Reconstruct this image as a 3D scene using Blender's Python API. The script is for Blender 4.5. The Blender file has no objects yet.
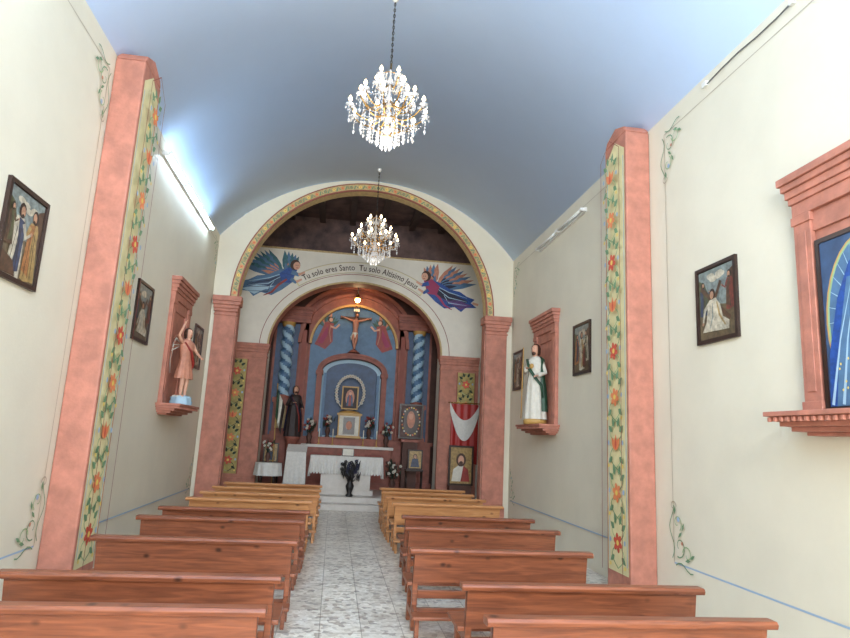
import bpy, math, random
from mathutils import Vector as V, Matrix
from math import sin, cos, pi, radians, sqrt
random.seed(7)
# ------------------------------------------------------------------ helpers
def lin(c):
    c=c/255.
    return c/12.92 if c<=.04045 else ((c+.055)/1.055)**2.4
def col(r,g,b): return (lin(r),lin(g),lin(b),1)
def mat(name,rgb,rough=.6,metal=0,noise=0,nscale=4,emit=None,es=0,bump=0,bscale=60,rgb2=None,trans=0,spec=.5):
    m=bpy.data.materials.new(name); m.use_nodes=True
    nt=m.node_tree; b=nt.nodes['Principled BSDF']
    b.inputs['Base Color'].default_value=col(*rgb)
    b.inputs['Roughness'].default_value=rough
    b.inputs['Metallic'].default_value=metal
    b.inputs['Specular IOR Level'].default_value=spec
    if trans: b.inputs['Transmission Weight'].default_value=trans
    if emit:
        b.inputs['Emission Color'].default_value=col(*emit); b.inputs['Emission Strength'].default_value=es
    if noise or rgb2:
        tc=nt.nodes.new('ShaderNodeTexCoord'); n=nt.nodes.new('ShaderNodeTexNoise')
        n.inputs['Scale'].default_value=nscale; n.inputs['Detail'].default_value=6; n.inputs['Roughness'].default_value=.6
        nt.links.new(tc.outputs['Object'],n.inputs['Vector'])
        mx=nt.nodes.new('ShaderNodeValToRGB')
        mx.color_ramp.elements[0].position=.35; mx.color_ramp.elements[1].position=.68
        mx.color_ramp.elements[0].color=col(*(rgb2 if rgb2 else [max(0,c*(1-noise)) for c in rgb]))
        mx.color_ramp.elements[1].color=col(*rgb)
        nt.links.new(n.outputs['Fac'],mx.inputs['Fac']); nt.links.new(mx.outputs['Color'],b.inputs['Base Color'])
    if bump:
        tc=nt.nodes.new('ShaderNodeTexCoord'); n=nt.nodes.new('ShaderNodeTexNoise'); n.inputs['Scale'].default_value=bscale
        n.inputs['Detail'].default_value=4
        nt.links.new(tc.outputs['Object'],n.inputs['Vector'])
        bp=nt.nodes.new('ShaderNodeBump'); bp.inputs['Strength'].default_value=bump; bp.inputs['Distance'].default_value=.01
        nt.links.new(n.outputs['Fac'],bp.inputs['Height']); nt.links.new(bp.outputs['Normal'],b.inputs['Normal'])
    return m
def woodmat(name,c1,c2,rough=.38):
    m=bpy.data.materials.new(name); m.use_nodes=True
    nt=m.node_tree; b=nt.nodes['Principled BSDF']; b.inputs['Roughness'].default_value=rough
    tc=nt.nodes.new('ShaderNodeTexCoord'); mp=nt.nodes.new('ShaderNodeMapping'); mp.inputs['Scale'].default_value=(1.2,14,14)
    n=nt.nodes.new('ShaderNodeTexNoise'); n.inputs['Scale'].default_value=2.2; n.inputs['Detail'].default_value=8; n.inputs['Distortion'].default_value=.8
    r=nt.nodes.new('ShaderNodeValToRGB'); r.color_ramp.elements[0].position=.3; r.color_ramp.elements[1].position=.7
    r.color_ramp.elements[0].color=col(*c2); r.color_ramp.elements[1].color=col(*c1)
    oi=nt.nodes.new('ShaderNodeObjectInfo'); av=nt.nodes.new('ShaderNodeVectorMath'); av.operation='ADD'
    v=nt.nodes.new('ShaderNodeTexVoronoi'); v.inputs['Scale'].default_value=4.2
    mp2=nt.nodes.new('ShaderNodeMapping'); mp2.inputs['Scale'].default_value=(1,.9,1.5)
    r2=nt.nodes.new('ShaderNodeValToRGB'); r2.color_ramp.elements[0].position=.06; r2.color_ramp.elements[1].position=.18
    r2.color_ramp.elements[0].color=(.10,.07,.07,1); r2.color_ramp.elements[1].color=(1,1,1,1)
    mx=nt.nodes.new('ShaderNodeMixRGB'); mx.blend_type='MULTIPLY'; mx.inputs[0].default_value=.85
    L=nt.links.new
    L(tc.outputs['Object'],av.inputs[0]); L(oi.outputs['Location'],av.inputs[1])
    L(av.outputs[0],mp.inputs['Vector']); L(mp.outputs['Vector'],n.inputs['Vector']); L(n.outputs['Fac'],r.inputs['Fac'])
    L(av.outputs[0],mp2.inputs['Vector']); L(mp2.outputs['Vector'],v.inputs['Vector']); L(v.outputs['Distance'],r2.inputs['Fac'])
    L(r.outputs['Color'],mx.inputs[1]); L(r2.outputs['Color'],mx.inputs[2]); L(mx.outputs['Color'],b.inputs['Base Color'])
    return m

class MB:
    def __init__(s): s.v=[];s.f=[];s.m=[];s.s=[];s.mats=[]
    def mi(s,m):
        if m not in s.mats: s.mats.append(m)
        return s.mats.index(m)
    def add(s,pts,faces,m,smooth=False):
        b=len(s.v); s.v+= [tuple(p) for p in pts]; k=s.mi(m)
        for f in faces: s.f.append([b+i for i in f]); s.m.append(k); s.s.append(smooth)
    def box(s,a,b,m):
        x0,y0,z0=[min(a[i],b[i]) for i in range(3)]; x1,y1,z1=[max(a[i],b[i]) for i in range(3)]
        p=[(x0,y0,z0),(x1,y0,z0),(x1,y1,z0),(x0,y1,z0),(x0,y0,z1),(x1,y0,z1),(x1,y1,z1),(x0,y1,z1)]
        s.add(p,[(0,3,2,1),(4,5,6,7),(0,1,5,4),(1,2,6,5),(2,3,7,6),(3,0,4,7)],m)
    def prism(s,poly,fn,d0,d1,m):
        n=len(poly); p=[fn(u,v,d0) for u,v in poly]+[fn(u,v,d1) for u,v in poly]
        s.add(p,[list(range(n))[::-1],list(range(n,2*n))]+[(i,(i+1)%n,n+(i+1)%n,n+i) for i in range(n)],m)
    def tube(s,pts,r,m,n=8,sq=(1,1)):
        pts=[V(p) for p in pts]
        if not isinstance(r,(list,tuple)): r=[r]*len(pts)
        P=[];F=[]; up=None
        for i,p in enumerate(pts):
            d=(pts[min(i+1,len(pts)-1)]-pts[max(i-1,0)]).normalized()
            if up is None: up=V((0,0,1)) if abs(d.z)<.9 else V((0,1,0))
            a=d.cross(up); 
            if a.length<1e-5: a=d.cross(V((1,0,0)))
            a.normalize(); b=a.cross(d).normalized(); up=b
            for k in range(n):
                t=2*pi*k/n; P.append(p+a*(cos(t)*r[i]*sq[0])+b*(sin(t)*r[i]*sq[1]))
        for i in range(len(pts)-1):
            for k in range(n):
                F.append((i*n+k,i*n+(k+1)%n,(i+1)*n+(k+1)%n,(i+1)*n+k))
        F.append(list(range(n))[::-1]); F.append([(len(pts)-1)*n+k for k in range(n)])
        s.add(P,F,m,True)
    def lathe(s,prof,c,m,n=16,sx=1,sy=1,fold=0,nf=9,T=None,a0=0,a1=2*pi,ph=0):
        P=[];F=[];full=abs(a1-a0-2*pi)<1e-6; kk=n if full else n+1
        for j,pr in enumerate(prof):
            r,z=pr[0],pr[1]; fd=pr[2] if len(pr)>2 else fold
            for k in range(kk):
                t=a0+(a1-a0)*k/n; rr=r+fd*cos(nf*t+ph+z*3)
                P.append(V((c[0]+rr*sx*cos(t),c[1]+rr*sy*sin(t),c[2]+z)))
        if T: P=[T@p for p in P]
        for j in range(len(prof)-1):
            for k in range(n):
                k2=(k+1)%kk
                F.append((j*kk+k,j*kk+k2,(j+1)*kk+k2,(j+1)*kk+k))
        s.add(P,F,m,True)
    def ell(s,c,r,m,n=12,T=None):
        if not isinstance(r,(list,tuple)): r=(r,r,r)
        P=[];F=[];h=n//2
        for j in range(h+1):
            ph=-pi/2+pi*j/h
            for k in range(n):
                t=2*pi*k/n; p=V((c[0]+r[0]*cos(ph)*cos(t),c[1]+r[1]*cos(ph)*sin(t),c[2]+r[2]*sin(ph)))
                P.append(T@p if T else p)
        for j in range(h):
            for k in range(n): F.append((j*n+k,j*n+(k+1)%n,(j+1)*n+(k+1)%n,(j+1)*n+k))
        s.add(P,F,m,True)
    def octa(s,c,r,h,m):
        x,y,z=c; P=[(x+r,y,z),(x,y+r,z),(x-r,y,z),(x,y-r,z),(x,y,z+h),(x,y,z-h*1.4)]
        s.add(P,[(0,1,4),(1,2,4),(2,3,4),(3,0,4),(1,0,5),(2,1,5),(3,2,5),(0,3,5)],m)
    def obj(s,name,loc=None,bevel=0,parent=None,rotz=0):
        me=bpy.data.meshes.new(name); 
        o=V(loc) if loc is not None else V((0,0,0))
        me.from_pydata([tuple(V(p)-o) for p in s.v],[],s.f)
        for m in s.mats: me.materials.append(m)
        me.polygons.foreach_set('material_index',s.m); me.polygons.foreach_set('use_smooth',s.s); me.update()
        ob=bpy.data.objects.new(name,me); bpy.context.collection.objects.link(ob); ob.location=o; ob.rotation_euler[2]=rotz
        if bevel:
            md=ob.modifiers.new('bevel','BEVEL'); md.width=bevel; md.segments=2; md.limit_method='ANGLE'
        if parent: ob.parent=parent
        return ob

class Art:
    """flat painting on a plane; fn(u,v,d)->point, d = distance off the surface"""
    def __init__(s,mb,fn,d=.002,step=.0006): s.mb=mb;s.fn=fn;s.d=d;s.st=step
    def poly(s,pts,m):
        s.mb.add([s.fn(u,v,s.d) for u,v in pts],[list(range(len(pts)))],m); s.d+=s.st
    def ell(s,cx,cy,rx,ry,m,rot=0,n=14):
        s.poly([(cx+rx*cos(t)*cos(rot)-ry*sin(t)*sin(rot),cy+rx*cos(t)*sin(rot)+ry*sin(t)*cos(rot)) for t in [2*pi*k/n for k in range(n)]],m)
    def leaf(s,cx,cy,L,w,rot,m):
        p=[(0,0),(L*.3,w*.5),(L*.6,w*.45),(L,0),(L*.6,-w*.45),(L*.3,-w*.5)]
        s.poly([(cx+x*cos(rot)-y*sin(rot),cy+x*sin(rot)+y*cos(rot)) for x,y in p],m)
    def stroke(s,pts,w,m):
        P=[];n=len(pts)
        ws=w if isinstance(w,(list,tuple)) else [w]*n
        if len(ws)<n: ws=list(ws)+[ws[-1]]*(n-len(ws))
        for i,(x,y) in enumerate(pts):
            x0,y0=pts[max(i-1,0)];x1,y1=pts[min(i+1,n-1)]; L=sqrt((x1-x0)**2+(y1-y0)**2) or 1
            nx,ny=-(y1-y0)/L,(x1-x0)/L; h=ws[i]/2
            P+=[s.fn(x+nx*h,y+ny*h,s.d),s.fn(x-nx*h,y-ny*h,s.d)]
        s.mb.add(P,[(2*i,2*i+1,2*i+3,2*i+2) for i in range(n-1)],m); s.d+=s.st

# ------------------------------------------------------------------ materials
M={}
M['cream']=mat('cream_plaster',(218,211,190),.55,noise=.03,nscale=1.2,bump=.12,bscale=25)
M['cream2']=mat('cream_plaster_chancel',(218,210,190),.6,noise=.05,nscale=2)
M['white']=mat('white_plaster',(224,219,206),.6,noise=.03)
M['blue_ceil']=mat('sky_blue_vault_paint',(194,218,250),.33,noise=.02,nscale=.8,bump=.05,bscale=12)
M['pink']=mat('terracotta_pink_plaster',(190,124,103),.62,noise=.17,nscale=5,bump=.25,bscale=30)
M['pinkr']=mat('terracotta_retablo_plaster',(160,94,78),.6,noise=.2,nscale=5)
M['pinkd']=mat('terracotta_dark_line',(146,76,62),.6,noise=.1)
M['panel']=mat('painted_panel_ground',(222,210,160),.6,noise=.06,nscale=5)
M['olive']=mat('olive_gold_panel',(180,162,94),.6,noise=.2,nscale=9)
M['ochre']=mat('ochre_band',(202,174,120),.55,noise=.18,nscale=14)
M['green']=mat('leaf_green_paint',(104,140,104),.6)
M['green2']=mat('pale_leaf_paint',(146,174,126),.6)
M['red']=mat('flower_red_paint',(196,80,60),.6)
M['orange']=mat('flower_orange_paint',(216,128,82),.6)
M['yellow']=mat('flower_yellow_paint',(226,198,100),.6)
M['pblue']=mat('blue_line_paint',(150,174,198),.6)
M['dblue']=mat('deep_blue_paint',(34,80,160),.5,noise=.25,nscale=14)
M['mblue']=mat('mid_blue_paint',(84,122,158),.5,noise=.16,nscale=6)
M['nblue']=mat('niche_blue_paint',(58,84,120),.5,noise=.2,nscale=6)
M['lblue']=mat('light_blue_paint',(158,188,206),.5)
M['brownline']=mat('brown_line_paint',(172,160,138),.6)
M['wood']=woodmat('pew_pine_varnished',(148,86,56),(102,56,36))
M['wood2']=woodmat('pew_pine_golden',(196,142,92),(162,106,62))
M['frame']=mat('dark_frame_wood',(50,30,22),.35,noise=.2,nscale=20)
M['goldp']=mat('gold_paint',(186,146,80),.5)
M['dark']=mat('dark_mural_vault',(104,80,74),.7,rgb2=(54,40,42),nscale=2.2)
M['beam']=mat('dark_roof_beam',(64,46,40),.6,noise=.25,nscale=6)
M['brown']=mat('apse_brown',(94,62,52),.7,noise=.2,nscale=3)
M['darkrobe']=mat('dark_brown_habit',(52,38,36),.6,noise=.2,nscale=10)
M['skin']=mat('painted_skin',(206,156,130),.5)
M['hair']=mat('painted_hair',(62,38,26),.6)
M['robe_w']=mat('white_robe',(216,212,198),.6,noise=.08,nscale=12)
M['robe_g']=mat('green_mantle',(38,78,56),.5,noise=.2,nscale=10)
M['robe_r']=mat('red_mantle',(154,48,40),.5,noise=.2,nscale=10)
M['robe_t']=mat('terracotta_tunic',(200,136,110),.55,noise=.15,nscale=10)
M['navy']=mat('navy_paint',(34,36,60),.6)
M['magenta']=mat('magenta_paint',(150,50,90),.6)
M['teal']=mat('teal_wing_paint',(64,116,126),.6,noise=.25,nscale=12)
M['black']=mat('black_iron',(22,20,20),.5)
M['conduit']=mat('grey_conduit',(96,94,90),.5)
M['crystal']=mat('cut_crystal',(240,240,240),.08,trans=.5,spec=.9)
M['brass']=mat('brass_metal',(190,150,90),.25,metal=1)
M['candle']=mat('candle_sleeve',(240,236,222),.5)
M['bulb']=mat('candle_bulb_lit',(255,240,210),.4,emit=(255,226,180),es=12)
M['bulb2']=mat('warm_bulb_lit',(255,220,150),.4,emit=(255,196,110),es=30)
M['tubeon']=mat('fluorescent_tube_lit',(255,255,255),.4,emit=(200,230,255),es=56)
M['tubeoff']=mat('fluorescent_tube_off',(225,226,220),.3)
M['metal_w']=mat('white_enamel_metal',(220,220,214),.4)
M['cloth']=mat('altar_linen',(210,208,202),.8,noise=.06,nscale=20)
M['redcloth']=mat('red_satin_cloth',(156,34,30),.5)
M['leafd']=mat('dark_foliage',(30,52,30),.6,noise=.3,nscale=20)
M['marble']=mat('pale_stone_step',(196,190,182),.35,noise=.06,nscale=9)
M['purple']=mat('purple_paint',(92,60,120),.6)
O={}
for k,c in dict(sky=(138,150,146),ground=(112,96,70),red=(136,62,50),blue=(58,72,100),white=(206,196,172),orange=(184,122,68),brown=(96,68,48),olive=(92,94,62),gold=(182,150,92),skin=(196,148,116),hair=(50,34,26)).items():
    O[k]=mat('oil_'+k,c,.35,noise=.3,nscale=16)
def floormat():
    m=bpy.data.materials.new('terrazzo_tile_floor'); m.use_nodes=True; nt=m.node_tree; b=nt.nodes['Principled BSDF']; L=nt.links.new
    tc=nt.nodes.new('ShaderNodeTexCoord')
    def vor(sc,stops):
        v=nt.nodes.new('ShaderNodeTexVoronoi'); v.inputs['Scale'].default_value=sc; L(tc.outputs['Object'],v.inputs['Vector'])
        sp=nt.nodes.new('ShaderNodeSeparateColor'); L(v.outputs['Color'],sp.inputs['Color'])
        r=nt.nodes.new('ShaderNodeValToRGB'); r.color_ramp.interpolation='CONSTANT'
        r.color_ramp.elements[0].position=0; r.color_ramp.elements[0].color=col(*stops[0][1])
        r.color_ramp.elements[1].position=stops[1][0]; r.color_ramp.elements[1].color=col(*stops[1][1])
        for p,c in stops[2:]:
            e=r.color_ramp.elements.new(p); e.color=col(*c)
        L(sp.outputs['Red'],r.inputs['Fac']); return r.outputs['Color']
    c1=vor(17,[(0,(222,216,202)),(.45,(190,182,168)),(.66,(238,234,222)),(.82,(150,132,116)),(.92,(118,108,100))])
    c2=vor(34,[(0,(222,216,204)),(.5,(196,188,172)),(.78,(238,234,222))])
    mx=nt.nodes.new('ShaderNodeMixRGB'); mx.inputs[0].default_value=.4; L(c1,mx.inputs[1]); L(c2,mx.inputs[2])
    br=nt.nodes.new('ShaderNodeTexBrick'); br.offset=0; br.inputs['Scale'].default_value=1
    br.inputs['Brick Width'].default_value=.4; br.inputs['Row Height'].default_value=.4; br.inputs['Mortar Size'].default_value=.005
    br.inputs['Color1'].default_value=(1,1,1,1); br.inputs['Color2'].default_value=(.80,.79,.78,1); br.inputs['Mortar'].default_value=(.5,.48,.45,1)
    L(tc.outputs['Object'],br.inputs['Vector'])
    m2=nt.nodes.new('ShaderNodeMixRGB'); m2.blend_type='MULTIPLY'; m2.inputs[0].default_value=1
    L(mx.outputs['Color'],m2.inputs[1]); L(br.outputs['Color'],m2.inputs[2]); L(m2.outputs['Color'],b.inputs['Base Color'])
    b.inputs['Roughness'].default_value=.3
    return m
M['floor']=floormat()

XL,XR,Y0,YA=-2.96,4.06,-3.2,14.4
CX=.55
# ------------------------------------------------------------------ shell
mb=MB(); mb.box((XL-.3,Y0-.3,-.15),(XR+.3,20.3,0),M['floor']); mb.obj('floor')
mb=MB(); mb.box((XL-.3,Y0,0),(XL,YA,6.27),M['cream']); mb.obj('wall_left')
mb=MB(); mb.box((XR,Y0,0),(XR+.3,YA,6.27),M['cream']); mb.obj('wall_right')
zc=3.476;R=4.474
P=[];n=48;hw=3.56
amax=math.asin(hw/R)
for k in range(n+1):
    a=-amax+2*amax*k/n
    for (rr,y) in ((R,Y0),(R,YA+.02),(R+.2,Y0),(R+.2,YA+.02)):
        P.append((CX+rr*sin(a),y,zc+rr*cos(a)))
F=[]
for k in range(n):
    i=4*k;j=i+4
    F+=[(i,i+1,j+1,j),(i+2,j+2,j+3,i+3),(i,j,j+2,i+2),(i+1,i+3,j+3,j+1)]
mb=MB(); mb.add(P,F,M['blue_ceil'],True); mb.obj('ceiling')
# rear wall with door and window openings (behind the camera)
mb=MB()
dx0,dx1,dz=-1.0,2.1,3.4
wx0,wx1,wz0,wz1=-1.4,2.4,4.3,6.9
y0,y1=Y0-.3,Y0
mb.box((XL-.3,y0,0),(wx0,y1,8.3),M['cream']); mb.box((wx1,y0,0),(XR+.3,y1,8.3),M['cream'])
mb.box((wx0,y0,0),(dx0,y1,wz0),M['cream']); mb.box((dx1,y0,0),(wx1,y1,wz0),M['cream'])
mb.box((dx0,y0,dz),(dx1,y1,wz0),M['cream']); mb.box((wx0,y0,wz1),(wx1,y1,8.3),M['cream'])
mb.obj('wall_rear')
mb=MB()
for k in range(5):
    x=wx0+(wx1-wx0-.05)*k/4; mb.box((x,y0+.1,wz0),(x+.05,y0+.15,wz1),M['frame'])
for z in (wz0,(wz0+wz1)/2,wz1-.05): mb.box((wx0,y0+.1,z),(wx1,y0+.15,z+.05),M['frame'])
mb.obj('window_1')
mb=MB()
mb.box((dx0,y0+.05,0),(dx0+.1,y1,dz),M['frame']); mb.box((dx1-.1,y0+.05,0),(dx1,y1,dz),M['frame']); mb.box((dx0,y0+.05,dz-.1),(dx1,y1,dz),M['frame'])
mb.obj('door_1')

def arch_wall(name,x0,x1,zt,cx,rx,rz,zs,ya,yb,m,msoff):
    mb=MB(); mb.box((x0,ya,0),(cx-rx,yb,zt),m); mb.box((cx+rx,ya,0),(x1,yb,zt),m)
    n=48; pts=[(cx-rx*cos(pi*k/n),zs+rz*sin(pi*k/n)) for k in range(n+1)]
    for k in range(n):
        (xa,za),(xb,zb)=pts[k],pts[k+1]
        mb.add([(xa,ya,za),(xb,ya,zb),(xb,ya,zt),(xa,ya,zt)],[(0,1,2,3)],m)
        mb.add([(xa,yb,za),(xb,yb,zb),(xb,yb,zt),(xa,yb,zt)],[(3,2,1,0)],m)
        mb.add([(xa,ya,za),(xb,ya,zb),(xb,yb,zb),(xa,yb,za)],[(3,2,1,0)],msoff,True)
        mb.add([(xa,ya,zt),(xb,ya,zt),(xb,yb,zt),(xa,yb,zt)],[(0,1,2,3)],m)
    return mb.obj(name)
def band(mb,cx,zs,rx,rz,w0,w1,ya,yb,m,a0=0,a1=pi,n=48):
    P=[];F=[]
    for k in range(n+1):
        t=a0+(a1-a0)*k/n
        for w in (w0,w1):
            for y in (ya,yb): P.append((cx-(rx+w)*cos(t),y,zs+(rz+w)*sin(t)))
    for k in range(n):
        i=4*k;j=i+4
        F+=[(i,j,j+2,i+2),(i+1,i+3,j+3,j+1),(i,i+1,j+1,j),(i+2,j+2,j+3,i+3)]
    F+=[(0,2,3,1),(4*n,4*n+1,4*n+3,4*n+2)]
    mb.add(P,F,m,False)
AC=.51;AR=2.90;AZ=2.88;AS=4.8;AT=.3
arch_wall('wall_chancel_arch',XL-.3,XR+.3,8.3,AC,AR,AZ,AS,YA,YA+AT,M['cream'],M['ochre'])
mb=MB()
band(mb,AC,AS,AR,AZ,.0,.035,YA-.03,YA,M['pinkd']); band(mb,AC,AS,AR,AZ,.035,.17,YA-.025,YA,M['ochre']); band(mb,AC,AS,AR,AZ,.17,.195,YA-.03,YA,M['pinkd'])
ar=Art(mb,lambda u,v,d:V((AC-(AR+.10+v)*cos(u),YA-.025-d,AS+(AZ+.10+v)*sin(u))),step=0)
for k in range(44):
    t=pi*(k+.5)/44
    mm=[M['orange'],M['green'],M['yellow']][k%3]
    for q in range(5):
        a=2*pi*q/5; ar.ell(t+.009*cos(a),.028*sin(a),.006,.018,mm,n=6)
    ar.d+=.0005
    ar.ell(t,0,.004,.014,M['red'],n=6); ar.d-=.0005
    ar.stroke([(t+.02,-.05),(t+.036,.04),(t+.05,-.03)],.012,M['green'])
mb.obj('trim_1')

def floral(art,w,h,dense=1,z0=0,vine=None,edge=True):
    """painted flower panel, u 0..w, v 0..h"""
    g=vine or M['green']
    if edge:
        for u in (w*.05,w*.95): art.stroke([(u,z0+.05),(u,h-.05)],.014*w/.5,M['pblue'])
    st=.62*w/.55*dense; n=int((h-z0)/st); st=(h-z0)/n
    for i in range(n):
        c=z0+(i+.5)*st; s=w/.55
        for sg,mm in ((1,g),(-1,M['green2'])):
            pts=[(w/2+sg*.17*s*sin(2*pi*(k/12)),c-st/2+st*k/12) for k in range(13)]
            art.stroke(pts,.015*s,mm)
        for (dx,dy,rt) in ((.1,.16,.6),(-.1,.16,pi-.6),(.1,-.16,-.6),(-.1,-.16,pi+.6),(.05,.22,1.2),(-.05,.22,pi-1.2)):
            art.leaf(w/2+dx*s,c+dy*s,.14*s,.07*s,rt,g)
        mc=M['red'] if i%2==0 else M['orange']
        if i%3!=2:
            for q in range(6):
                a=2*pi*q/6+.3; art.ell(w/2+.07*s*cos(a),c+.07*s*sin(a),.055*s,.036*s,mc,rot=a,n=10)
            art.ell(w/2,c,.035*s,.035*s,M['yellow'],n=10)
        else:
            for q in (-.6,0,.6): art.leaf(w/2,c-.08*s,.21*s,.09*s,pi/2+q,M['orange'])
            art.leaf(w/2,c-.07*s,.15*s,.05*s,pi/2,M['red'])
        for sx in (-1,1):
            art.ell(w/2+sx*.2*s,c+.02,.026*s,.034*s,M['pblue'],n=8); art.ell(w/2+sx*.2*s,c-st*.45,.026*s,.026*s,M['yellow'],n=8)

# nave pilasters with flower panels on the aisle faces
def pilaster(side,ya,yb,t=.35,top=6.33):
    mb=MB(); xw=(XL if side<0 else XR)-side*.001; xi=xw-side*t*1.0
    mb.box((xw,ya,0),(xi,yb,top-.12),M['pink'])
    w=yb-ya
    mb.prism([(0,0),(w,0),(w-.06,.1),(w/2,.2),(.06,.1)],lambda u,v,d:V((xw-side*d,ya+u,top-.12+v)),0,t,M['pink'])
    fn=(lambda u,v,d:V((xi-side*d,ya+u,v)))
    ar=Art(mb,fn,step=.0005)
    ar.poly([(.05,.3),(w-.05,.3),(w-.05,top-.35),(w/2,top-.15),(.05,top-.35)],M['panel'])
    ar.fn=lambda u,v,d:V((xi-side*d,ya+.06+u,v))
    floral(ar,w-.12,top-.4,z0=.35,dense=.9)
    ar.fn=fn
    for u in (.045,w-.045): ar.stroke([(u,.3),(u,top-.35),(w/2,top-.13)],.014,M['pinkd'])
    mb.obj('pilaster',bevel=.02)
pilaster(-1,7.33,7.99); pilaster(1,7.6,8.28)

def border(side,name):
    mb=MB(); xw=XL if side<0 else XR
    ar=Art(mb,lambda u,v,d:V((xw-side*d,u,v)),d=.003,step=.0004)
    for (a,b) in ((.3,7.2),(8.5,14.15)):
        ar.stroke([(a,.57),(b,.57)],.018,M['pblue'])
        ar.stroke([(a,5.98),(b,5.98)],.011,M['brownline'])
        for y in (a,b): ar.stroke([(y,.57),(y,5.98)],.010,M['brownline'])
        for (cy,sy) in ((a,1),(b,-1)):
            for (cz,sz) in ((.57,1),(5.98,-1)):
                def T(u,v): return (cy+sy*u,cz+sz*v)
                def curl(x,y,r,t0,t1,mm,w=.016):
                    pts=[]
                    for k in range(15):
                        q=k/14; t=t0+(t1-t0)*q; rr=r*(1-.75*q); pts.append(T(x+rr*cos(t),y+rr*sin(t)))
                    ar.stroke(pts,[w*(1-.4*k/14) for k in range(15)],mm)
                ar.stroke([T(-.02+.05*sin(k*.8),.05+.06*k) for k in range(11)],.014,M['green'])
                ar.stroke([T(.05+.06*k,-.02+.04*sin(k*.9)) for k in range(7)],.014,M['green'])
                curl(.14,.2,.13,-2,4,M['green']); curl(.1,.46,.1,-1,5,M['green2']); curl(.3,.13,.1,3,-3,M['green2']); curl(.02,.64,.07,0,5,M['brownline'])
                for (u,v,r) in ((.12,.3,.7),(.2,.38,1.1),(.26,.06,.2),(.36,.1,.5),(.05,.55,1.4)):
                    p=T(u,v); q=T(u+.1*cos(r),v+.1*sin(r)); ar.stroke([p,((p[0]+q[0])/2,(p[1]+q[1])/2),q],[.006,.04,.004],M['green'])
                p=T(.2,.24); ar.ell(p[0],p[1],.022,.022,M['robe_t'],n=8); p=T(.13,.5); ar.ell(p[0],p[1],.03,.03,M['pblue'],n=8)
    mb.obj(name)
border(-1,'trim_2'); border(1,'trim_3')

def pier(x0,x1):
    mb=MB(); p=M['pink']; y=YA-.08
    mb.box((x0,y,0),(x1,YA-.001,4.45),p); mb.box((x0-.03,y-.03,0),(x1+.03,YA-.001,.4),p)
    for i,(z0,z1,e) in enumerate(((4.36,4.40,.02),(4.45,4.52,.03),(4.52,4.60,.05),(4.60,4.68,.08),(4.68,4.80,.10))):
        mb.box((x0-e*.6,y-e,z0),(x1+e,YA-.001,z1),p)
    mb.obj('arch_pier',bevel=.01)
pier(-2.87,-2.39); pier(3.41,3.92)
for s,nm in ((-1,'trim_5'),(1,'trim_6')):
    mb=MB(); x=AC+s*AR; mb.box((x-s*.02,YA,0),(x,YA+AT,4.62),M['pink']); mb.box((x-s*.06,YA-.08,4.62),(x,YA+AT,4.80),M['pink']); mb.obj(nm)

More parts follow.
